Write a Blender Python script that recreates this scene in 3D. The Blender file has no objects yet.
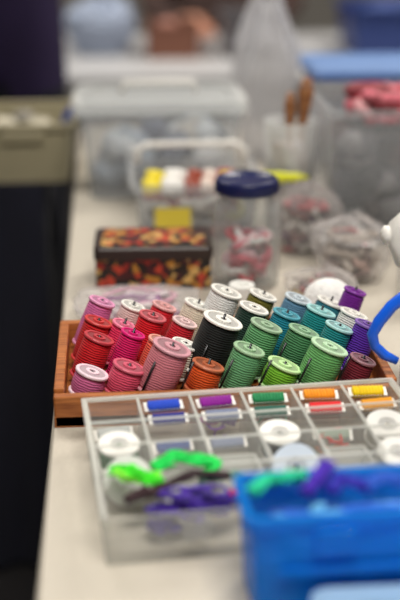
import bpy, bmesh, math, random
from mathutils import Vector, Matrix, noise
random.seed(7)
TZ=0.75
# ---------------------------------------------------------------- materials
def lin(c):
    o=[]
    for k in c:
        k=k/255.0
        o.append(k/12.92 if k<=0.04045 else ((k+0.055)/1.055)**2.4)
    return (o[0],o[1],o[2],1.0)
MC={}
def mat(name,col,rough=0.5,metal=0.0,var=0.12,vscale=40.0,bump=0.0,bscale=200.0,alpha=1.0,spec=0.5,rings=False,sheen=0.0,trans=0.0,edge=0.35,tl=0.0):
    key=name
    if key in MC: return MC[key]
    m=bpy.data.materials.new(name); m.use_nodes=True
    nt=m.node_tree; N=nt.nodes; L=nt.links
    b=N['Principled BSDF']; out=N['Material Output']
    tc=N.new('ShaderNodeTexCoord')
    nz=N.new('ShaderNodeTexNoise'); nz.inputs['Scale'].default_value=vscale
    L.new(tc.outputs['Object'],nz.inputs['Vector'])
    mx=N.new('ShaderNodeMix'); mx.data_type='RGBA'
    c=lin(col)
    mx.inputs[6].default_value=tuple([k*(1-var) for k in c[:3]]+[1]); mx.inputs[7].default_value=tuple([min(1,k*(1+var)) for k in c[:3]]+[1])
    L.new(nz.outputs['Fac'],mx.inputs[0]); L.new(mx.outputs[2],b.inputs['Base Color'])
    b.inputs['Roughness'].default_value=rough; b.inputs['Metallic'].default_value=metal
    b.inputs['Specular IOR Level'].default_value=spec
    if sheen: b.inputs['Sheen Weight'].default_value=sheen
    if rings:
        w=N.new('ShaderNodeTexWave'); w.wave_type='BANDS'; w.bands_direction='Z'; w.inputs['Scale'].default_value=130; w.inputs['Distortion'].default_value=3.5; w.inputs['Detail'].default_value=4
        L.new(tc.outputs['Object'],w.inputs['Vector'])
        mx.inputs[6].default_value=tuple([k*.6 for k in c[:3]]+[1]); mx.inputs[7].default_value=tuple([min(1,k*1.2) for k in c[:3]]+[1])
        L.new(w.outputs['Fac'],mx.inputs[0])
        bp=N.new('ShaderNodeBump'); bp.inputs['Strength'].default_value=0.8; bp.inputs['Distance'].default_value=0.001
        L.new(w.outputs['Fac'],bp.inputs['Height']); L.new(bp.outputs['Normal'],b.inputs['Normal'])
    elif bump:
        n2=N.new('ShaderNodeTexNoise'); n2.inputs['Scale'].default_value=bscale; L.new(tc.outputs['Object'],n2.inputs['Vector'])
        bp=N.new('ShaderNodeBump'); bp.inputs['Strength'].default_value=bump; bp.inputs['Distance'].default_value=0.002
        L.new(n2.outputs['Fac'],bp.inputs['Height']); L.new(bp.outputs['Normal'],b.inputs['Normal'])
    body=b.outputs[0]
    if tl>0:
        tr=N.new('ShaderNodeBsdfTranslucent'); L.new(mx.outputs[2],tr.inputs['Color'])
        m2=N.new('ShaderNodeMixShader'); m2.inputs[0].default_value=tl; L.new(b.outputs[0],m2.inputs[1]); L.new(tr.outputs[0],m2.inputs[2]); body=m2.outputs[0]
        L.new(body,out.inputs['Surface'])
    if alpha<1.0:
        t=N.new('ShaderNodeBsdfTransparent'); ms=N.new('ShaderNodeMixShader')
        tint=tuple([0.85+0.15*k for k in c[:3]]+[1]) if trans==0 else tuple([min(1,(k**0.5)*trans+(1-trans)) for k in c[:3]]+[1])
        t.inputs['Color'].default_value=tint
        fr=N.new('ShaderNodeLayerWeight'); fr.inputs['Blend'].default_value=0.35
        mr=N.new('ShaderNodeMapRange'); mr.inputs['To Min'].default_value=alpha; mr.inputs['To Max'].default_value=min(1,alpha+edge)
        L.new(fr.outputs['Facing'],mr.inputs['Value']); L.new(mr.outputs['Result'],ms.inputs['Fac'])
        L.new(t.outputs[0],ms.inputs[1]); L.new(body,ms.inputs[2]); L.new(ms.outputs[0],out.inputs['Surface'])
    MC[key]=m
    return m
def thread(col): return mat('thread_%d_%d_%d'%col,col,rough=0.7,rings=True,sheen=0.1,var=0.08,spec=.3)
def plain(col,r=0.4): return mat('plastic_%d_%d_%d'%col,col,rough=r,var=0.04)
def yarn(col): return mat('floss_%d_%d_%d'%col,col,rough=0.75,var=0.25,vscale=300,sheen=0.1)
def wood_mat(name,a,b_,scale=8):
    m=bpy.data.materials.new(name); m.use_nodes=True; nt=m.node_tree;N=nt.nodes;L=nt.links;b=N['Principled BSDF']
    tc=N.new('ShaderNodeTexCoord'); mp=N.new('ShaderNodeMapping'); mp.inputs['Scale'].default_value=(3,40,40)
    nz=N.new('ShaderNodeTexNoise'); nz.inputs['Scale'].default_value=scale; nz.inputs['Detail'].default_value=6
    cr=N.new('ShaderNodeValToRGB'); cr.color_ramp.elements[0].position=.3; cr.color_ramp.elements[1].position=.7
    cr.color_ramp.elements[0].color=lin(a); cr.color_ramp.elements[1].color=lin(b_)
    L.new(tc.outputs['Object'],mp.inputs[0]); L.new(mp.outputs[0],nz.inputs['Vector']); L.new(nz.outputs['Fac'],cr.inputs[0]); L.new(cr.outputs[0],b.inputs['Base Color'])
    b.inputs['Roughness'].default_value=.45
    return m
def patch_mat(name,cols,scale,rough=.4):
    m=bpy.data.materials.new(name); m.use_nodes=True; nt=m.node_tree;N=nt.nodes;L=nt.links;b=N['Principled BSDF']
    tc=N.new('ShaderNodeTexCoord'); v=N.new('ShaderNodeTexVoronoi'); v.inputs['Scale'].default_value=scale
    s=N.new('ShaderNodeSeparateColor'); cr=N.new('ShaderNodeValToRGB'); cr.color_ramp.interpolation='CONSTANT'
    L.new(tc.outputs['Object'],v.inputs['Vector']); L.new(v.outputs['Color'],s.inputs[0]); L.new(s.outputs[0],cr.inputs[0]); L.new(cr.outputs[0],b.inputs['Base Color'])
    n=len(cols); e=cr.color_ramp.elements
    e[0].position=0; e[0].color=lin(cols[0]); e[1].position=1.0/n; e[1].color=lin(cols[1])
    for i in range(2,n):
        x=e.new(i/n); x.color=lin(cols[i])
    b.inputs['Roughness'].default_value=rough
    return m
# ---------------------------------------------------------------- mesh builder
class MB:
    def __init__(s): s.v=[];s.f=[];s.mi=[];s.mats=[];s.sm=[]
    def _m(s,m):
        if m not in s.mats: s.mats.append(m)
        return s.mats.index(m)
    def add(s,vs,fs,m,M=None,smooth=True):
        o=len(s.v); k=s._m(m)
        for p in vs:
            p=Vector(p); s.v.append(M@p if M is not None else p)
        for f in fs: s.f.append([i+o for i in f]); s.mi.append(k); s.sm.append(smooth)
    def box(s,c,size,m,bev=0.0,M=None,R=None):
        bm=bmesh.new(); bmesh.ops.create_cube(bm,size=1)
        for v in bm.verts: v.co=Vector((v.co.x*size[0],v.co.y*size[1],v.co.z*size[2]))
        if bev>0: bmesh.ops.bevel(bm,geom=bm.edges[:],offset=bev,segments=2,affect='EDGES',profile=.5)
        T=Matrix.Translation(c)
        if R is not None: T=T@R
        if M is not None: T=M@T
        bm.verts.index_update()
        s.add([v.co.copy() for v in bm.verts],[[v.index for v in f.verts] for f in bm.faces],m,T,False); bm.free()
    def loft(s,rings,m,cap0=True,cap1=True,closed=False,M=None,smooth=True):
        n=len(rings[0]); vs=[p for r in rings for p in r]; fs=[]
        R=len(rings)
        for i in range(R if closed else R-1):
            j=(i+1)%R
            for k in range(n):
                l=(k+1)%n
                fs.append([i*n+k,i*n+l,j*n+l,j*n+k])
        if not closed:
            if cap0: fs.append([k for k in range(n)][::-1])
            if cap1: fs.append([(R-1)*n+k for k in range(n)])
        s.add(vs,fs,m,M,smooth)
    def lathe(s,prof,m,seg=32,closed=False,M=None,cap0=True,cap1=True,smooth=True):
        rings=[[(r*math.cos(2*math.pi*k/seg),r*math.sin(2*math.pi*k/seg),z) for k in range(seg)] for r,z in prof]
        s.loft(rings,m,cap0,cap1,closed,M,smooth)
    def tube(s,pts,r,m,seg=6,M=None,closed=False):
        pts=[Vector(p) for p in pts]; n=len(pts)
        rr=r if isinstance(r,(list,tuple)) else [r]*n
        rings=[]; up=None
        for i,p in enumerate(pts):
            if closed: t=pts[(i+1)%n]-pts[i-1]
            else: t=pts[min(i+1,n-1)]-pts[max(i-1,0)]
            if t.length<1e-9: t=Vector((0,0,1))
            t.normalize()
            if up is None:
                up=Vector((0,0,1)) if abs(t.z)<.9 else Vector((1,0,0))
            up=(up-t*up.dot(t))
            if up.length<1e-6: up=Vector((1,0,0))-t*t.x
            up.normalize(); sd=t.cross(up)
            rings.append([p+(up*math.cos(2*math.pi*k/seg)+sd*math.sin(2*math.pi*k/seg))*rr[i] for k in range(seg)])
        s.loft(rings,m,closed=closed,M=M)
    def ell(s,c,rad,m,seg=16,rg=10,M=None,jit=0.0,fr=6.0):
        rings=[]
        for i in range(rg+1):
            a=-math.pi/2+math.pi*i/rg; a=max(-math.pi/2+.06,min(math.pi/2-.06,a)); ring=[]
            for k in range(seg):
                b=2*math.pi*k/seg
                d=Vector((math.cos(a)*math.cos(b),math.cos(a)*math.sin(b),math.sin(a)))
                q=1+jit*noise.noise(d*fr*.4+Vector(c)*50)
                ring.append((c[0]+rad[0]*d.x*q,c[1]+rad[1]*d.y*q,c[2]+rad[2]*d.z*q))
            rings.append(ring)
        s.loft(rings,m,M=M)
    def done(s,name,loc=(0,0,0),rz=0.0,rot=None,parent=None,inside=None):
        me=bpy.data.meshes.new(name); me.from_pydata([tuple(v) for v in s.v],[],s.f)
        for m in s.mats: me.materials.append(m)
        for p,k,sm in zip(me.polygons,s.mi,s.sm): p.material_index=k; p.use_smooth=sm
        bm=bmesh.new(); bm.from_mesh(me); bmesh.ops.recalc_face_normals(bm,faces=bm.faces[:]); bm.to_mesh(me); bm.free()
        me.update()
        o=bpy.data.objects.new(name,me); bpy.context.scene.collection.objects.link(o)
        o.location=loc
        if rot is not None:
            o.rotation_mode='QUATERNION'; o.rotation_quaternion=rot
        else: o.rotation_euler=(0,0,rz)
        if parent: o.parent=parent
        if inside:
            o.parent=inside; o.matrix_parent_inverse=inside.matrix_basis.inverted()
        return o
def empty(name,loc=(0,0,0)):
    e=bpy.data.objects.new(name,None); bpy.context.scene.collection.objects.link(e); e.location=loc; e.empty_display_size=.05; return e
def rr(w,d,r,z,cx=0,cy=0,n=5):
    pts=[]; r=min(r,w/2-.0002,d/2-.0002)
    for q,(sx,sy) in enumerate([(1,1),(-1,1),(-1,-1),(1,-1)]):
        for k in range(n):
            a=math.pi/2*q+math.pi/2*k/(n-1)
            pts.append((cx+sx*(w/2-r)+r*math.cos(a),cy+sy*(d/2-r)+r*math.sin(a),z))
    return pts
def tub(b,w,d,h,m,th=.0025,r=.012,taper=.9,rim=.005,cx=0,cy=0,z0=0):
    R=[rr(w*taper,d*taper,r,z0,cx,cy),rr(w-.001,d-.001,r,z0+h-.008,cx,cy),rr(w+2*rim,d+2*rim,r+rim,z0+h-.008,cx,cy),rr(w+2*rim,d+2*rim,r+rim,z0+h,cx,cy),
       rr(w-2*th,d-2*th,r,z0+h,cx,cy),rr(w*taper-2*th,d*taper-2*th,r,z0+th,cx,cy)]
    b.loft(R,m,smooth=False)
def pile(b,cx,cy,z,w,d,h,cols,n,rad,mf=None):
    for i in range(n):
        x=cx+random.uniform(-.5,.5)*w; y=cy+random.uniform(-.5,.5)*d; zz=z+rad+random.random()*max(0,h-2*rad)
        b.ell((x,y,zz),(rad*random.uniform(.8,1.2),rad*random.uniform(.7,1.1),rad*random.uniform(.6,1)),(mf or yarn)(random.choice(cols)),10,7,jit=.4)
def tangle(b,cx,cy,z,w,d,h,cols,n,r):
    for i in range(n):
        m=yarn(random.choice(cols)); a=random.random()*6.28; zz=z+r+random.random()*(h-2*r); pts=[]
        for k in range(12):
            a+=random.uniform(.3,.9); q=random.uniform(.2,1.0); zz=min(z+h-r,max(z+r,zz+random.uniform(-.2,.2)*h))
            pts.append(Vector((cx+w/2*q*math.cos(a),cy+d/2*q*math.sin(a),zz)))
        sm=[]
        for k in range(1,len(pts)-2):
            for f in (0,.25,.5,.75):
                p0,p1,p2,p3=pts[k-1],pts[k],pts[k+1],pts[k+2]
                sm.append(.5*((2*p1)+(p2-p0)*f+(2*p0-5*p1+4*p2-p3)*f*f+(3*p1-p0-3*p2+p3)*f**3))
        b.tube(sm,r,m,6)
def skein(b,pts,col,n=9,r=.0011,spread=.004,loops=0):
    m=yarn(col); P=[Vector(p) for p in pts]
    for s in range(n):
        out=[]; ph=random.random()*6; ox=random.uniform(-1,1)*spread; oz=abs(random.uniform(0,1))*spread
        K=22
        for k in range(K+1):
            t=k/K*(len(P)-1); i=min(int(t),len(P)-2); f=t-i; f=f*f*(3-2*f) if len(P)>2 else f
            p=P[i].lerp(P[i+1],f)
            d=(P[i+1]-P[i]).normalized(); sd=Vector((-d.y,d.x,0))
            out.append(p+sd*(ox+.0015*math.sin(ph+k*.9))+Vector((0,0,oz+.001*math.sin(ph*2+k*.7))))
        b.tube(out,r,m,5)
# common mats
white=mat('white_plastic',(232,230,225),rough=.35,var=.03)
clear=mat('clear_plastic',(225,228,232),rough=.15,var=.03,alpha=.14,tl=.4)
frost=mat('frosted_plastic',(232,235,236),rough=.35,var=.04,alpha=.30,tl=.45)
orgm=mat('organizer_plastic',(248,248,244),rough=.25,var=.02,alpha=.10,edge=.24,tl=.55)
orgr=mat('organizer_rim',(246,247,243),rough=.3,var=.02,alpha=.45,tl=.45)
bagm=mat('bag_film',(225,222,222),rough=.2,var=.1,alpha=.16,bump=.5,bscale=40,tl=.3)
glass=mat('jar_glass',(215,220,220),rough=.05,var=.02,alpha=.08,spec=.8,tl=.3)
steel=mat('steel_wire',(60,60,62),rough=.35,metal=1,var=.05)
# ---------------------------------------------------------------- room
def slab(name,c,size,m):
    b=MB(); b.box((0,0,0),size,m); return b.done(name,c)
wallm=mat('painted_wall',(150,146,140),rough=.9,var=.05,vscale=3,bump=.2)
floorm=mat('floor_vinyl',(46,44,46),rough=.7,var=.3,vscale=30)
ceilm=mat('ceiling_paint',(215,213,208),rough=.95,var=.03,bump=.3)
slab('floor',(0.3,2,-.05),(6.4,8.4,.1),floorm)
slab('ceiling',(0.3,2,2.85),(6.4,8.4,.1),ceilm)
slab('wall_back',(0.3,6.15,1.4),(6.4,.1,2.8),wallm)
slab('wall_front',(0.3,-2.15,1.4),(6.4,.1,2.8),wallm)
slab('wall_left',(-2.85,2,1.4),(.1,8.2,2.8),wallm)
slab('wall_right',(3.45,2,1.4),(.1,8.2,2.8),wallm)
trimm=mat('trim_paint',(120,118,114),rough=.5)
slab('baseboard_back',(0.3,6.09,.05),(6.1,.02,.1),trimm)
slab('baseboard_left',(-2.79,2,.05),(.02,8.1,.1),trimm)
slab('baseboard_right',(3.39,2,.05),(.02,8.1,.1),trimm)
em=bpy.data.materials.new('lamp_diffuser'); em.use_nodes=True
bn=em.node_tree.nodes['Principled BSDF']; bn.inputs['Emission Color'].default_value=(1,.97,.92,1); bn.inputs['Emission Strength'].default_value=1.5
for i,(x,y) in enumerate([(-.9,3.0),(1.3,2.6),(0.2,.1)]):
    b=MB(); b.box((0,0,.0),(1.0,.62,.04),em,.004)
    b.box((0,.32,0),(1.04,.02,.05),white); b.box((0,-.32,0),(1.04,.02,.05),white); b.box((.51,0,0),(.02,.66,.05),white); b.box((-.51,0,0),(.02,.66,.05),white)
    b.done('ceiling_light_panel',(x,y,2.775))
    l=bpy.data.lights.new('panel_light','AREA'); l.shape='RECTANGLE'; l.size=1.0; l.size_y=.6; l.energy=[36,50,50][i]; l.color=(1,.945,.865)
    lo=bpy.data.objects.new('panel_light',l); bpy.context.scene.collection.objects.link(lo); lo.location=(x,y,2.74)
w=bpy.data.worlds.new('world'); bpy.context.scene.world=w; w.use_nodes=True; w.node_tree.nodes['Background'].inputs[0].default_value=(.5,.52,.55,1); w.node_tree.nodes['Background'].inputs[1].default_value=.4
# ---------------------------------------------------------------- tables
topm=mat('laminate_top',(190,183,170),rough=.5,var=.12,vscale=260,bump=.15,bscale=500)
legm=mat('table_leg_metal',(70,70,72),rough=.4,metal=.8)
def table(name,x0,x1,y0,y1,tm):
    b=MB(); w=x1-x0;d=y1-y0
    b.loft([rr(w-.006,d-.006,.02,-.03),rr(w,d,.02,-.026),rr(w,d,.02,-.004),rr(w-.006,d-.006,.02,0)],tm,smooth=False)
    for sx in(-1,1):
        for sy in(-1,1):
            X=sx*(w/2-.07);Y=sy*(d/2-.12)
            b.tube([(X,Y,-.03),(X,Y,-.75)],.014,legm,12)
        b.tube([(sx*(w/2-.07),-(d/2-.12),-.5),(sx*(w/2-.07),(d/2-.12),-.5)],.009,legm,8)
    return b.done(name,((x0+x1)/2,(y0+y1)/2,TZ))
table('folding_table',-.063,.72,.35,2.42,topm)
table('craft_table',-.5,1.7,3.02,3.8,mat('white_table_top',(188,188,190),rough=.45,var=.03))
# cloth covered side table
b=MB(); X0,X1,Y0,Y1=-1.1,-.085,1.93,2.33
cloth=mat('navy_cloth',(16,18,36),rough=.9,var=.25,vscale=20,bump=.3,sheen=.1)
rings=[]
for z,amp in [(0,0),(-.01,.004),(-.1,.006),(-.3,.012),(-.55,.018),(-.735,.022)]:
    W=X1-X0-.06;D=Y1-Y0-.06
    per=[]
    N=160
    for k in range(N):
        s_=k/N*2*(W+D)
        if s_<W: p=(-W/2+s_,-D/2); nrm=(0,-1)
        elif s_<W+D: p=(W/2,-D/2+s_-W); nrm=(1,0)
        elif s_<2*W+D: p=(W/2-(s_-W-D),D/2); nrm=(0,1)
        else: p=(-W/2,D/2-(s_-2*W-D)); nrm=(-1,0)
        a=amp*(math.sin(s_*62)+.4*math.sin(s_*27+1))*.6
        per.append((p[0]+nrm[0]*a,p[1]+nrm[1]*a,z))
    rings.append(per)
b.loft(rings[::-1],cloth,cap0=False,cap1=True)
for sx in(-1,1):
    for sy in(-1,1): b.tube([(sx*.42,sy*.13,-.01),(sx*.42,sy*.13,-.75)],.015,legm,10)
b.done('cloth_covered_table',((X0+X1)/2,(Y0+Y1)/2,TZ))
# olive-beige storage bin
ol=mat('olive_plastic',(168,160,132),rough=.5,var=.05)
b=MB(); tub(b,.165,.2,.10,ol,th=.004,r=.015,taper=.9,rim=.007)
b.box((0,-.1,.08),(.07,.012,.02),ol,.003)
pile(b,0,0,.01,.1,.13,.092,[(175,168,148),(160,154,135),(196,190,172),(130,126,118)],26,.025)
b.tube([(.06,-.02,.06),(.075,-.03,.10),(.085,-.06,.118)],[.008,.009,.007],plain((30,80,190)),8)
b.done('beige_storage_bin',(-.145,2.052,TZ))
# ---------------------------------------------------------------- wooden spool rack
wood=wood_mat('rack_wood',(128,66,26),(192,118,60))
RX0,RX1,RY0,RY1=-.060,.268,1.028,1.220
b=MB(); W=RX1-RX0;D=RY1-RY0
b.box((W/2,D/2,.006),(W,D,.012),wood,.001)
b.box((W/2,.005,.016),(W,.01,.032),wood,.0018)
b.box((W/2,D-.005,.018),(W,.01,.036),wood,.0018)
b.box((.005,D/2,.018),(.010,D-.021,.036),wood,.0018)
b.box((W-.005,D/2,.018),(.010,D-.021,.036),wood,.0018)
wh=(240,238,232)
rows=[
 (1.062,[(-.028,.0170,.025,(205,100,150),(238,215,226)),(.007,.0170,.030,(225,75,108),(210,95,118)),(.044,.0200,.050,(214,125,138),(208,150,162)),(.084,.0168,.029,(222,82,15),(195,110,75)),(.120,.0165,.046,(100,165,112),(160,196,156)),(.157,.0180,.027,(115,185,40),(200,236,172)),(.197,.0198,.045,(98,168,95),(190,224,186)),(.233,.0140,.032,(110,10,34),(150,105,115))]),
 (1.104,[(-.026,.0162,.045,(205,8,24),(190,60,70)),(.008,.0130,.050,(215,0,98),(220,20,120)),(.036,.0130,.042,(240,98,75),(230,160,145)),(.062,.0148,.036,(232,220,202),wh),(.096,.0212,.060,(5,13,13),wh),(.139,.0175,.054,(92,158,102),(160,190,158)),(.179,.0170,.046,(64,124,80),(150,188,152)),(.214,.0155,.050,(0,125,128),(170,215,215)),(.243,.0140,.052,(92,38,170),(140,102,192))]),
 (1.147,[(-.032,.0155,.046,(202,14,24),(205,62,62)),(.000,.0130,.044,(240,45,98),(235,130,160)),(.030,.0150,.051,(218,0,26),(205,95,105)),(.062,.0140,.044,(202,18,40),(230,200,200)),(.096,.0150,.046,(240,205,155),wh),(.132,.0165,.057,(12,50,38),wh),(.168,.0155,.049,(5,130,152),(80,162,180)),(.203,.0165,.051,(0,135,136),(160,214,214)),(.238,.0158,.047,(230,230,226),wh)]),
 (1.189,[(-.024,.0150,.053,(218,108,168),(228,155,196)),(.010,.0140,.048,(240,208,205),wh),(.043,.0140,.046,(212,20,40),(228,170,170)),(.078,.0155,.047,(236,226,206),wh),(.106,.0180,.061,(236,236,234),wh),(.146,.0160,.056,(112,105,30),wh),(.186,.0155,.051,(95,142,175),(200,212,220)),(.221,.0160,.045,(35,118,135),wh),(.247,.0130,.058,(108,12,138),(130,45,160))]),
]
sp=empty('thread_spools',(0.1,1.13,TZ)); n=0
rj=random.Random(3)
for y,lst in rows:
    for (x,R,Ln,c,fc) in lst:
        axis=Vector((.38+rj.uniform(-.035,.035),.04+rj.uniform(-.05,.03),1)).normalized()
        q=Vector((0,0,1)).rotation_difference(axis)
        R*=.975
        fx=x-.35*Ln/2; x0=max(fx,RX0+.0115+R)
        base=Vector((x0,y-.02*Ln,TZ+.0125+R*.39))
        s=MB(); fm=plain(fc,.4); tm=thread(c); ri=.0033
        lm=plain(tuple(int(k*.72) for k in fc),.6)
        s.lathe([(ri,0),(R*.97,0),(R,.0006),(R,.0020),(R*.97,.0026),(ri,.0026)],fm,28,closed=True,smooth=False)
        s.lathe([(ri,.0026),(R*.86,.0026),(R*.94,.006),(R*.97,Ln*.5),(R*.93,Ln-.006),(R*.84,Ln-.0026),(ri,Ln-.0026)],tm,28,closed=True)
        s.lathe([(R*.78,Ln-.0026),(R*.97,Ln-.0026),(R,Ln-.002),(R,Ln-.0006),(R*.97,Ln),(R*.8,Ln),(R*.78,Ln-.001)],fm,28,closed=True,smooth=False)
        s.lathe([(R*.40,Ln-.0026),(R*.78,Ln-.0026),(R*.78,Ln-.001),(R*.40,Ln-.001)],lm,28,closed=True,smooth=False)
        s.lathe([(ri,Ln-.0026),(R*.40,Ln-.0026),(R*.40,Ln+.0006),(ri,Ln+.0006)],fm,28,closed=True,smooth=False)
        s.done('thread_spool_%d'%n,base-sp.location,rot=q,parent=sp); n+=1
        ext=Ln+.003+random.random()*.007
        p0=base-axis*(R*.37+.004)-Vector((RX0,RY0,TZ))
        b.tube([p0,p0+axis*(ext+R*.37)],.0012,steel,8)
for (x,y) in [(.030,1.046),(.066,1.043),(.104,1.046),(.140,1.042),(.178,1.044),(.216,1.046),(.083,1.084),(.119,1.084),(.160,1.084),(.198,1.086)]:
    p0=Vector((x-.014,y,TZ+.010))-Vector((RX0,RY0,TZ)); b.tube([p0,p0+Vector((.42,-.04,1)).normalized()*.052],.0012,steel,8)
rack=b.done('wooden_spool_rack',(RX0,RY0,TZ))
# ---------------------------------------------------------------- organizer
OW,OD,OH=.288,.212,.041; oang=math.radians(5)
oloc=Vector((-.030,.998,TZ))
b=MB()
t=.0018
b.box((OW/2,-OD/2,t/2),(OW,OD,t),orgm)
for y in (-t/2,-OD+t/2): b.box((OW/2,y,OH/2+t/2),(OW,t,OH-t),orgm)
for x in (t/2,OW-t/2): b.box((x,-OD/2,OH/2+t/2),(t,OD-2*t,OH-t),orgm)
b.box((OW/2,.001,OH),(OW+.006,.004,.003),orgr); b.box((OW/2,-OD-.001,OH),(OW+.006,.002,.002),orgm)
b.box((-.001,-OD/2,OH),(.004,OD-.002,.003),orgr); b.box((OW+.001,-OD/2,OH),(.004,OD-.002,.003),orgr)
rowsY=[-.045,-.09,-.138]
for y in rowsY: b.box((OW/2,y,OH/2),(OW-2*t,t,OH-.003),orgm)
cw=OW/6
for i in range(1,6): b.box((cw*i,-.138/2-.001,OH/2),(t,.136,OH-.0035),orgm)
for i in range(0,7): b.box((min(max(cw*i,.001),OW-.001),-.138/2,OH-.001),(.0024,.138,.0014),orgr)
for y in rowsY: b.box((OW/2,y,OH-.001),(OW-.004,.0024,.0015),orgr)
for i in (1,4): b.box((cw*i+.02,-OD-.004,OH*.7),(.02,.006,.014),orgm,.001)
org=b.done('compartment_organizer_box',oloc,oang)
b=MB()
def card(x,y,z,col,tilt=.9,ang=0.0):
    M=Matrix.Translation((x,y,z))@Matrix.Rotation(ang,4,'Z')@Matrix.Rotation(tilt,4,'X')
    b.box((0,0,0),(.036,.012,.0012),white,.0003,M=M)
    b.box((0,0,0),(.030,.011,.0075),yarn(col),.0025,M=M)
    for k in range(10): b.tube([(-.0135+k*.003,-.006,0),(-.0135+k*.003,-.003,.0042),(-.0135+k*.003,.003,.0042),(-.0135+k*.003,.006,0)],.0009,yarn(col),5,M=M)
cards=[(1,(25,75,205),(10,25,135)),(2,(145,5,155),(125,135,165)),(3,(20,135,80),(0,95,78)),(4,(250,150,0),(226,5,22)),(5,(255,208,0),(250,165,0))]
random.seed(21)
for i,c1,c2 in cards:
    card(cw*(i+.5)+random.uniform(-.002,.002),-.011,.036,c1,.3,random.uniform(-.12,.12))
    card(cw*(i+.5)+random.uniform(-.002,.002),-.031,.032,c2,.3,random.uniform(-.12,.12))
for (i,c) in [(1,(70,90,150)),(2,(130,140,165)),(4,(150,165,150))]:
    card(cw*(i+.5),-.062,.020,c,.5,random.uniform(-.15,.15))
card(cw*.5,-.020,.016,(190,195,195),.5,.1)
tangle(b,cw*2.5,-.022,.004,.034,.030,.022,[(160,20,140),(120,60,160)],4,.001)
tangle(b,cw*3.5,-.022,.004,.034,.030,.026,[(10,80,60),(30,120,70)],4,.001)
tangle(b,cw*4.5,-.064,.004,.034,.030,.020,[(220,120,40),(200,40,40)],4,.001)
b.done('floss_bobbins',oloc,oang,inside=None)
b=MB()
def flatspool(x,y,z,R,h,col,tilt,fc=(236,236,232)):
    M=Matrix.Translation((x,y,z))@Matrix.Rotation(tilt,4,'X')
    f=plain(fc,.3); g=plain(tuple(int(k*.8) for k in fc),.4)
    b.lathe([(.003,0),(R,0),(R,.0015),(.003,.0015)],f,28,closed=True,M=M,smooth=False)
    b.lathe([(.003,.0015),(R*.9,.0015),(R*.92,h/2),(R*.9,h-.0015),(.003,h-.0015)],thread(col),28,closed=True,M=M)
    b.lathe([(R*.45,h-.0015),(R,h-.0015),(R,h),(R*.45,h)],f,28,closed=True,M=M,smooth=False)
    b.lathe([(.003,h-.0015),(R*.45,h-.0015),(R*.45,h-.0008),(.003,h-.0008)],g,28,closed=True,M=M,smooth=False)
flatspool(cw*.5,-.067,.010,.018,.022,(5,135,80),.2)
flatspool(cw*.55,-.116,.018,.0205,.010,(225,225,222),.9,(225,227,224))
flatspool(cw*3.45,-.067,.010,.018,.022,(15,17,25),.2)
flatspool(cw*3.5,-.116,.018,.0205,.010,(110,160,215),.9,(205,218,232))
flatspool(cw*5.5,-.065,.014,.019,.018,(230,225,215),.3)
flatspool(cw*5.4,-.112,.014,.018,.014,(225,225,225),.3)
b.done('thread_bobbins',oloc,oang,inside=org)
b=MB()
for i in (1,2,4):
    tub(b,.036,.034,.024,orgr,th=.0015,r=.003,taper=.94,rim=.001,cx=cw*(i+.5),cy=-.115,z0=.0022)
b.done('small_cups',oloc,oang,inside=org)
# floss skeins
random.seed(5)
def wp(px,py,pz): return (px,py,TZ+pz)
b=MB(); z=.036
skein(b,[wp(-.008,.868,z),wp(.008,.860,z+.004),wp(.022,.846,z+.004),wp(.034,.844,z)],(60,240,30),18,spread=.005)
skein(b,[wp(-.004,.860,z+.003),wp(.014,.852,z),wp(.032,.852,z+.004)],(135,255,60),12)
skein(b,[wp(.028,.858,z+.006),wp(.045,.869,z+.010),wp(.062,.864,z+.009),wp(.078,.870,z+.004),wp(.070,.858,z)],(10,220,90),20,spread=.005)
b.done('green_floss_skein')
b=MB()
skein(b,[wp(.004,.832,z-.008),wp(.022,.833,z-.003),wp(.040,.840,z+.002),wp(.058,.848,z+.006),wp(.088,.850,z+.002)],(38,12,20),14,spread=.003,r=.0013)
skein(b,[wp(.004,.834,z-.006),wp(.018,.838,z-.001),wp(.032,.832,z-.002)],(48,14,24),10,spread=.003,r=.0013)
b.done('black_floss_skein')
b=MB(); tangle(b,.060,.824,TZ+.020,.066,.032,.020,[(52,15,140),(68,25,160),(38,10,108)],18,.0014)
tangle(b,.034,.820,TZ+.012,.034,.022,.020,[(52,15,140),(38,10,108)],8,.0014)
b.done('purple_floss_tangle')
b=MB(); skein(b,[wp(.083,.830,z-.006),wp(.094,.834,z),wp(.104,.830,z-.006)],(225,8,24),10,spread=.003); b.done('red_floss_skein')
b=MB(); skein(b,[wp(.064,.854,z-.004),wp(.080,.852,z),wp(.100,.860,z-.004)],(110,150,135),12,spread=.004); b.done('grey_floss_skein')
# ---------------------------------------------------------------- blue box front
bluem=mat('blue_translucent',(30,155,245),rough=.18,var=.04,alpha=.58,trans=.7,tl=.35)
b=MB(); tub(b,.20,.062,.082,bluem,th=.002,r=.006,taper=.95,rim=.003)
b.box((-.04,-.034,.062),(.03,.006,.02),bluem,.002)
b.box((0,-.0345,.04),(.16,.002,.004),bluem)
bb=b.done('blue_plastic_box',(.186,.745,TZ),math.radians(2.5))
b=MB()
tangle(b,.186,.747,.004,.165,.036,.062,[(20,80,190),(50,80,180),(10,150,200),(40,100,210),(110,190,235)],40,.003)
b.done('floss_scraps_in_box',(0,0,TZ),inside=bb)
b=MB(); z=.076
skein(b,[wp(.094,.752,z),wp(.106,.764,z+.003),wp(.120,.760,z+.006),wp(.134,.770,z+.003)],(5,205,155),20,spread=.005)
b.done('teal_floss_skein')
b=MB()
skein(b,[wp(.132,.748,z),wp(.140,.756,z+.006),wp(.147,.765,z+.008),wp(.152,.772,z+.010)],(65,18,175),20,spread=.005,r=.0013)
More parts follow.
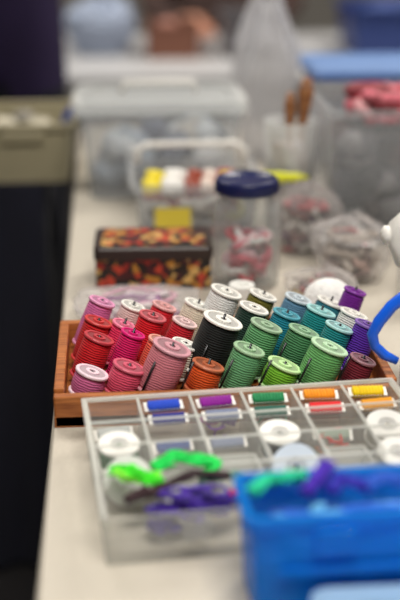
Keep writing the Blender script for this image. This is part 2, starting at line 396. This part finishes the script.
skein(b,[wp(.150,.75,z),wp(.160,.760,z+.003),wp(.178,.754,z)],(40,32,175),16,spread=.005)
b.done('purple_floss_tassel')
b=MB(); skein(b,[wp(.176,.752,z),wp(.190,.762,z+.003),wp(.206,.754,z+.002)],(30,90,200),14,spread=.004); b.done('blue_floss_skein')
b=MB(); lb=mat('pale_blue_plastic',(165,200,230),rough=.25,var=.04,alpha=.7)
tub(b,.19,.10,.027,lb,th=.003,r=.012,taper=.97,rim=.003)
b.loft([rr(.186,.096,.012,.0265),rr(.186,.096,.012,.0285),rr(.15,.06,.01,.0285),rr(.148,.058,.01,.025)],lb,smooth=False)
b.done('pale_blue_lidded_box',(.226,.654,TZ))
# ---------------------------------------------------------------- behind the rack
b=MB()
J=.042
b.lathe([(J*.85,0),(J*.97,.004),(J,.012),(J,.092),(J*.95,.104),(J*.82,.112),(J*.82,.126),(J*.78,.126),(J*.78,.113),(J*.91,.102),(J*.95,.090),(J*.95,.012),(J*.8,.005)],glass,40)
lid=mat('navy_lid',(20,28,78),rough=.35,var=.05)
b.lathe([(J*.90,.121),(J*.92,.122),(J*.92,.135),(J*.88,.138),(J*.80,.1385),(J*.78,.1365),(.002,.1365)],lid,48)
for k in range(36):
    a=k/36*6.283; b.box((J*.925*math.cos(a),J*.925*math.sin(a),.128),(.0016,.002,.011),lid,R=Matrix.Rotation(a,4,'Z'))
jr=b.done('glass_jar',(.165,1.425,TZ))
b=MB(); tangle(b,.165,1.425,.008,.062,.062,.060,[(225,110,130),(240,205,208),(200,50,70),(240,236,232),(225,180,190),(180,170,175)],16,.004); b.done('yarn_scraps_in_jar',(0,0,TZ),inside=jr)
pat=patch_mat('tin_pattern',[(28,18,16),(140,34,24),(44,28,22),(175,118,45),(66,20,26),(24,22,24),(180,60,40),(200,160,95)],115)
b=MB(); dk=mat('tin_dark',(46,32,28),rough=.4,var=.2)
b.loft([rr(.142,.085,.006,0),rr(.144,.087,.006,.002),rr(.144,.087,.006,.040)],pat,smooth=False)
b.loft([rr(.148,.091,.007,.040),rr(.148,.091,.007,.053),rr(.145,.088,.007,.055)],dk,smooth=False)
b.box((0,0,.0556),(.13,.074,.0012),pat,.0003)
b.done('patterned_tin',(.050,1.455,TZ),math.radians(-2))
def bag(name,loc,w,d,h,m=bagm,cols=None,n=0,rad=.01,top=0.0,seed=1):
    b=MB(); seg=36; rings=[]; R=18
    for i in range(R+1):
        f=i/R
        prof=(.80+.35*math.sin(f*math.pi*.8)) *(1-.75*max(0,(f-.72)/.28)**1.2*(1 if top==0 else .8))
        ring=[]
        for k in range(seg):
            a=2*math.pi*k/seg; ca,sa=math.cos(a),math.sin(a)
            e=.6; cx=math.copysign(abs(ca)**e,ca); cy=math.copysign(abs(sa)**e,sa)
            nn=1+(.16*noise.noise(Vector((ca*2.5,sa*2.5,f*5+seed*3.3)))+.09*noise.noise(Vector((ca*7,sa*7,f*11+seed))))*(0.3+f)
            ring.append((w/2*.85*cx*prof*nn,d/2*.85*cy*prof*nn,h*f*(1+.22*noise.noise(Vector((ca*3,sa*3,seed)))*f)))
        rings.append(ring)
    b.loft(rings,m,smooth=False)
    if cols: tangle(b,0,0,.002,w*.74,d*.7,h*.74,cols,n,rad)
    return b.done(name,loc)
bag('clear_zip_bag',(.025,1.315,TZ),.15,.10,.034,cols=[(205,140,165),(140,80,140),(215,202,208),(160,120,150)],n=14,rad=.003,seed=2)
bag('clear_zip_bag',(.302,1.44,TZ),.10,.10,.080,cols=[(150,60,60),(170,140,130),(90,70,68),(195,186,176),(120,110,105),(150,140,130)],n=20,rad=.004,seed=3)
bag('clear_zip_bag',(.262,1.550,TZ),.09,.07,.095,cols=[(170,90,95),(195,180,172),(110,80,80),(190,188,184),(80,76,80),(100,60,110)],n=18,rad=.004,seed=6)
bag('clear_zip_bag',(.245,1.345,TZ),.085,.07,.045,cols=[(150,60,60),(190,180,170),(110,90,90),(180,160,110)],n=12,rad=.003,seed=11)
b=MB()
for i,(x,y,c,z) in enumerate([(.130,1.30,(228,226,220),0),(.163,1.285,(150,125,80),0),(.145,1.292,(222,222,218),.0235)]):
    M=Matrix.Translation((x,y,.0+z))
    b.lathe([(.008,0),(.0145,0),(.015,.002),(.015,.021),(.0145,.023),(.008,.023)],mat('tape_%d'%i,c,rough=.6),24,closed=True,M=M)
b.done('ribbon_rolls',(0,0,TZ))
b=MB(); ym=yarn((240,238,234)); b.ell((0,0,.030),(.0295,.0295,.0295),ym,28,18)
for k in range(70):
    ax=Vector((random.uniform(-1,1),random.uniform(-1,1),random.uniform(-1,1))).normalized(); u=ax.orthogonal().normalized(); v=ax.cross(u)
    b.tube([Vector((0,0,.0310))+(u*math.cos(a)+v*math.sin(a))*.0292 for a in [6.283*i/20 for i in range(20)]],.0017,ym,5,closed=True)
b.done('white_yarn_ball',(.240,1.258,TZ))
# clear caddy
b=MB(); tub(b,.176,.165,.082,clear,th=.002,r=.014,taper=.9,rim=.006)
b.tube([(-.08,.05,.082),(-.08,.055,.100),(-.066,.06,.108),(.066,.06,.108),(.08,.055,.100),(.08,.05,.082)],.005,white,10)
b.box((-.035,-.083,.035),(.05,.001,.030),plain((220,200,70)),.0002)
cad=b.done('clear_craft_caddy',(.118,1.69,TZ))
b=MB()
for yy,dz in ((-.055,.074),(-.028,.080)):
    x=-.076+ (0 if yy<-.05 else .006)
    for L_,c,r_ in [(.026,(235,215,10),.0115),(.032,(240,238,234),.0125),(.022,(150,55,25),.0115),(.020,(228,210,200),.011),(.026,(160,28,28),.0115),(.018,(16,16,18),.011)]:
        M=Matrix.Translation((x,yy,dz))@Matrix.Rotation(math.pi/2,4,'Y')
        b.lathe([(r_*.8,0),(r_,.002),(r_,L_*.7),(r_*.75,L_*.74),(r_*.75,L_-.001),(r_*.6,L_)],plain(c),18,M=M); x+=L_+.0005
tangle(b,0,-.01,.006,.145,.12,.056,[(200,190,60),(225,220,210),(150,60,60),(150,150,150),(230,230,225)],24,.005)
b.done('paint_bottles_in_caddy',(.118,1.69,TZ),inside=cad)
b=MB(); pm=plain((228,232,30))
b.lathe([(.007,0),(.008,.002),(.008,.085),(.0065,.09),(.0065,.105),(.001,.122)],pm,16)
b.done('yellow_marker',(.150,1.612,TZ+.0915),rot=Vector((0,0,1)).rotation_difference(Vector((1,-.08,.0)).normalized()))
# big clear tub with lid
b=MB(); tub(b,.25,.17,.14,clear,th=.0025,r=.02,taper=.9,rim=.006)
b.loft([rr(.268,.188,.024,.138),rr(.272,.192,.024,.140),rr(.272,.192,.024,.152),rr(.262,.182,.024,.156),rr(.22,.14,.02,.156),rr(.218,.138,.02,.152)],frost,smooth=False)
for s_ in(-1,1): b.box((s_*.133,0,.135),(.012,.06,.03),white,.003)
b.tube([(-.06,-.0,.156),(-.055,0,.172),(.055,0,.172),(.06,0,.156)],.005,white,8)
bt=b.done('clear_lidded_tub',(.078,1.915,TZ))
b=MB(); pile(b,.078,1.915,.006,.17,.10,.11,[(215,220,225),(185,195,208),(160,170,180),(235,235,235),(125,130,145),(195,190,182)],50,.025); b.done('fabric_scraps_in_tub',(0,0,TZ),inside=bt)
# utensil cup
b=MB(); b.lathe([(.030,0),(.032,.002),(.038,.158),(.040,.160),(.0365,.160),(.030,.004)],frost,32); cu=b.done('frosted_cup',(.254,1.665,TZ))
b=MB(); wm=wood_mat('brush_wood',(110,66,36),(170,115,70),5)
for (dx,dy,L_,rd) in [(.010,.004,.212,.005),(-.001,0,.192,.0035)]:
    p0=Vector((dx*.6,dy*.6,.006)); d=Vector((dx*1.6,dy*1.2,.2)).normalized()
    b.tube([p0,p0+d*L_*.5,p0+d*L_*.75,p0+d*L_*.9,p0+d*L_],[rd*.6,rd*.8,rd*1.5,rd*2.4,rd*1.2],wm,10)
tangle(b,0,0,.004,.046,.046,.125,[(232,212,212),(215,180,185),(238,238,238),(225,225,230)],20,.005)
b.done('wooden_handled_tools_in_cup',(.254,1.665,TZ),inside=cu)
# tall clear container right
b=MB(); tub(b,.20,.22,.19,clear,th=.0025,r=.015,taper=.92,rim=.006)
b.box((.048,-.1115,.12),(.07,.0012,.06),plain((240,135,30)),.0002)
b.box((.048,-.1125,.12),(.05,.0012,.02),plain((60,35,30)),.0002)
tc_=b.done('tall_clear_container',(.395,1.68,TZ))
b=MB()
pile(b,.395,1.68,.006,.13,.14,.155,[(36,36,41),(56,56,62),(80,80,85),(26,26,32),(66,52,52),(120,118,120)],90,.026)
tangle(b,.410,1.70,.150,.14,.13,.050,[(215,110,125),(200,60,80),(230,170,175),(130,45,55)],20,.009)
b.done('fabric_scraps_in_container',(0,0,TZ),inside=tc_)
# spray bottle
b=MB(); tb=mat('bottle_plastic',(225,230,235),rough=.25,var=.03,alpha=.5,tl=.3); bc=plain((20,100,235),.3)
b.lathe([(.027,0),(.031,.002),(.032,.008),(.032,.060),(.030,.078),(.017,.098),(.013,.104),(.013,.112)],tb,36)
b.lathe([(.016,.104),(.0165,.105),(.0165,.122),(.014,.124)],bc,28)
b.loft([rr(.030,.022,.006,.122,0,0),rr(.038,.024,.006,.138,-.004,0),rr(.060,.026,.008,.150,-.013,0),rr(.072,.026,.008,.172,-.016,0),rr(.072,.026,.008,.188,-.014,0),rr(.060,.022,.008,.202,-.006,0),rr(.030,.016,.006,.208,.002,0)],white)
b.lathe([(.007,0),(.009,.002),(.009,.006),(.004,.009)],white,18,M=Matrix.Translation((-.049,0,.178))@Matrix.Rotation(-math.pi/2,4,'Y'))
b.tube([(-.016,0,.128),(-.030,0,.120),(-.044,0,.108),(-.055,0,.093),(-.061,0,.080),(-.058,0,.068),(-.048,0,.058),(-.036,0,.052)],[.006,.006,.006,.006,.0055,.005,.005,.004],bc,10)
b.done('spray_bottle',(.3035,1.042,TZ),math.radians(-2))
b=MB(); b.lathe([(.026,0),(.029,.003),(.030,.008),(.030,.070),(.028,.082),(.014,.102),(.011,.104),(.011,.110),(.013,.110),(.013,.122),(.006,.124),(.004,.142),(.0025,.143)],white,36)
b.done('white_glue_bottle',(.372,1.355,TZ))
# blue lidded tub back right
b=MB(); tub(b,.26,.19,.155,clear,th=.0025,r=.02,taper=.92,rim=.006)
bl=mat('blue_lid',(35,85,165),rough=.35,var=.04)
b.loft([rr(.278,.208,.024,.153),rr(.282,.212,.024,.155),rr(.282,.212,.024,.165)],bl,smooth=False)
b.loft([rr(.280,.210,.024,.165),rr(.272,.202,.024,.169),rr(.24,.17,.02,.169),rr(.238,.168,.02,.166)],mat('pale_blue_lid',(120,150,200),rough=.35,var=.04),smooth=False)
bl2=b.done('blue_lidded_tub',(.485,2.12,TZ))
b=MB(); pile(b,.485,2.12,.006,.18,.11,.12,[(210,215,225),(140,160,195),(225,225,225),(120,130,160)],40,.028); b.done('yarn_in_blue_lidded_tub',(0,0,TZ),inside=bl2)
bag('white_plastic_bag',(.275,2.12,TZ),.115,.13,.27,m=mat('grey_bag',(222,222,226),rough=.35,var=.15,alpha=.6,bump=.6,bscale=30,tl=.4),top=1,seed=5)
# ---------------------------------------------------------------- far craft table objects
bag('white_plastic_bag',(-.02,3.42,TZ),.20,.2,.15,m=mat('bluish_bag',(160,172,195),rough=.4,var=.15,alpha=.8,bump=.6,bscale=30),seed=8)
b=MB(); db=mat('dark_blue_bin',(40,60,120),rough=.4); tub(b,.36,.26,.13,db,th=.004,r=.02,taper=.92,rim=.008); pile(b,0,0,.01,.26,.16,.15,[(40,70,130),(150,150,165),(70,90,150),(120,60,70)],40,.035); b.done('blue_storage_bin',(.84,3.40,TZ))
b=MB(); card_=mat('cardboard',(120,78,62),rough=.85,var=.1); tub(b,.14,.16,.09,card_,th=.004,r=.003,taper=.99,rim=.0015); pile(b,0,0,.008,.08,.10,.10,[(150,85,75),(180,125,110),(90,60,55),(180,150,140)],16,.022); b.done('cardboard_box',(.175,3.36,TZ))
b=MB(); gt=mat('grey_tub_plastic',(95,92,96),rough=.5); tub(b,.15,.18,.12,gt,th=.004,r=.02,taper=.9,rim=.006); pile(b,0,0,.008,.08,.10,.11,[(70,70,75),(110,105,108),(60,55,60)],14,.025); b.done('grey_storage_tub',(.385,3.36,TZ))
# ---------------------------------------------------------------- people
skin=mat('skin',(196,140,115),rough=.5,var=.08)
def person(name,loc,J,hand_pts,shirt,pants,hair,head_c,facing=-1,hemz=.8):
    names=list(J.keys()); idx={n:i for i,n in enumerate(names)}
    E=[('pelvis','waist'),('waist','chest'),('chest','neck'),('neck','head')]
    for s in 'LR':
        E+=[('chest','sh'+s),('sh'+s,'el'+s),('el'+s,'wr'+s),('pelvis','hip'+s),('hip'+s,'kn'+s),('kn'+s,'an'+s),('an'+s,'toe'+s)]
    me=bpy.data.meshes.new(name+'_sk'); me.from_pydata([J[n][0] for n in names],[(idx[a],idx[b_]) for a,b_ in E],[])
    o=bpy.data.objects.new(name+'_sk',me); bpy.context.scene.collection.objects.link(o)
    o.modifiers.new('skin','SKIN'); sv=me.skin_vertices[0].data
    for n in names: sv[idx[n]].radius=J[n][1]; sv[idx[n]].use_root=(n=='pelvis')
    ss=o.modifiers.new('sub','SUBSURF'); ss.levels=2; ss.render_levels=2
    dg=bpy.context.evaluated_depsgraph_get(); ev=o.evaluated_get(dg); em_=ev.to_mesh()
    vs=[v.co.copy() for v in em_.vertices]; fs=[list(p.vertices) for p in em_.polygons]
    ev.to_mesh_clear(); bpy.data.objects.remove(o)
    b=MB(); shoe=mat('shoe',(30,28,28),rough=.5)
    wr=[Vector(J['wrL'][0]),Vector(J['wrR'][0])]
    nk=Vector(J['neck'][0]); groups={}
    for f in fs:
        c=sum((vs[i] for i in f),Vector())/len(f)
        if min((c-w_).length for w_ in wr)<.03: m=skin
        elif c.z>nk.z-.01 : m=skin
        elif c.z<.10: m=shoe
        elif c.z<hemz: m=pants
        else: m=shirt
        groups.setdefault(m,[]).append(f)
    for m,ff in groups.items(): b.add(vs,ff,m)
    hc=Vector(head_c); f=facing
    b.ell(hc,(.075,.095,.115),skin,24,18)
    b.ell(hc+Vector((0,f*.055,-.05)),(.05,.04,.05),skin,16,10)
    b.tube([hc+Vector((0,f*.088,.02)),hc+Vector((0,f*.102,-.005)),hc+Vector((0,f*.112,-.025)),hc+Vector((0,f*.09,-.033))],[.007,.009,.013,.008],skin,8)
    for s in(-1,1):
        b.ell(hc+Vector((s*.03,f*.083,.012)),(.012,.008,.007),plain((235,232,228)),10,8)
        b.ell(hc+Vector((s*.03,f*.089,.012)),(.005,.004,.005),plain((50,32,22)),8,6)
        b.tube([hc+Vector((s*.015,f*.091,.03)),hc+Vector((s*.045,f*.080,.032))],.003,hair,6)
        b.ell(hc+Vector((s*.076,0,-.005)),(.010,.018,.030),skin,10,8)
    b.tube([hc+Vector((-.022,f*.087,-.055)),hc+Vector((0,f*.094,-.057)),hc+Vector((.022,f*.087,-.055))],[.003,.006,.003],mat('lips',(160,85,80)),8)
    b.ell(hc+Vector((0,-f*.018,.028)),(.088,.098,.108),hair,24,14,jit=.12)
    for s,(side,d) in zip((-1,1),hand_pts):
        w_=Vector(J['wr'+side][0]); d=Vector(d).normalized(); lat=Vector((1,0,0)) if abs(d.x)<.6 else Vector((0,1,0)); lat=(lat-d*lat.dot(d)).normalized(); nr=d.cross(lat)
        if nr.z>0: nr=-nr
        b.tube([w_,w_+d*.03,w_+d*.06,w_+d*.09],[.024,.030,.034,.028],skin,12)
        for k,(o_,L_) in enumerate([(-.027,.062),(-.009,.074),(.009,.070),(.026,.054)]):
            p=w_+d*.085+lat*o_
            b.tube([p-d*.02,p+d*L_*.4,p+d*L_*.75+nr*.010,p+d*L_*.95+nr*.024],[.009,.0088,.0080,.0065],skin,8)
        th=lat*(-s)
        p=w_+d*.03+th*.022
        b.tube([p,p+th*.022+d*.02,p+th*.032+d*.045,p+th*.030+d*.062],[.013,.011,.0095,.0075],skin,8)
    return b.done(name,loc)
purple=mat('purple_jacket',(34,20,60),rough=.85,var=.2,vscale=12,bump=.3,bscale=60)
navy=mat('navy_trousers',(18,20,32),rough=.9,var=.2)
browns=mat('brown_shirt',(70,52,48),rough=.85,var=.2,vscale=14,bump=.3)
hair1=mat('brown_hair',(60,42,30),rough=.6,var=.3,vscale=80); hair2=mat('grey_hair',(120,112,105),rough=.6,var=.3,vscale=80)
J={'pelvis':((0,0,.95),(.17,.12)),'waist':((0,0,1.12),(.15,.11)),'chest':((0,0,1.32),(.16,.115)),'neck':((0,-.01,1.47),(.052,.052)),'head':((0,-.02,1.55),(.05,.055))}
for s,k in (('L',1),('R',-1)):
    J.update({'sh'+s:((k*.17,0,1.38),(.062,.062)),'el'+s:((k*.22,-.02,1.10),(.046,.046)),'wr'+s:((k*.06,-.20,1.17+.03*k),(.027,.024)),
     'hip'+s:((k*.09,0,.86),(.095,.10)),'kn'+s:((k*.10,-.01,.48),(.062,.065)),'an'+s:((k*.10,.02,.09),(.042,.045)),'toe'+s:((k*.11,-.15,.04),(.04,.035))})
person('standing_person',(-.265,2.62,0),J,[('L',(-1,-.15,.1)),('R',(1,-.15,.15))],purple,navy,hair1,(0,-.03,1.62))
J={'pelvis':((0,0,.55),(.16,.13)),'waist':((0,-.01,.70),(.14,.11)),'chest':((0,-.03,.92),(.155,.115)),'neck':((0,-.05,1.08),(.052,.052)),'head':((0,-.07,1.16),(.05,.055))}
for s,k in (('L',1),('R',-1)):
    J.update({'sh'+s:((k*.17,-.03,.99),(.06,.06)),'el'+s:((k*.23,-.17,.825),(.044,.044)),'wr'+s:((k*.12,-.40,.800),(.026,.022)),
     'hip'+s:((k*.09,-.02,.53),(.09,.09)),'kn'+s:((k*.11,-.42,.50),(.062,.062)),'an'+s:((k*.11,-.44,.09),(.042,.045)),'toe'+s:((k*.12,-.59,.04),(.04,.035))})
person('seated_person',(.36,4.05,0),J,[('L',(-.3,-1,0)),('R',(.3,-1,0))],browns,navy,hair2,(0,-.085,1.22),hemz=.60)
b=MB(); cm=plain((60,62,70))
b.loft([rr(.42,.40,.05,.40),rr(.44,.42,.05,.415),rr(.43,.41,.05,.43)],cm,smooth=False)
b.box((0,.24,.72),(.40,.025,.24),cm,.01)
for sx in(-1,1):
    b.tube([(sx*.18,.20,0),(sx*.18,.19,.41)],.012,legm,8); b.tube([(sx*.18,-.17,0),(sx*.18,-.16,.41)],.012,legm,8); b.tube([(sx*.18,.19,.42),(sx*.18,.24,.80)],.012,legm,8)
b.done('stacking_chair',(.36,4.07,0))
# ---------------------------------------------------------------- camera
bpy.context.scene.view_settings.view_transform='Standard'
cam=bpy.data.cameras.new('camera'); co=bpy.data.objects.new('camera',cam); bpy.context.scene.collection.objects.link(co)
co.location=(0,0,TZ+.5); co.rotation_euler=(math.radians(70),0,math.radians(-4.3))
cam.sensor_fit='VERTICAL'; cam.sensor_height=24; cam.lens=48; cam.clip_start=.02
cam.dof.use_dof=True; cam.dof.focus_distance=1.19; cam.dof.aperture_fstop=1.5
bpy.context.scene.camera=co
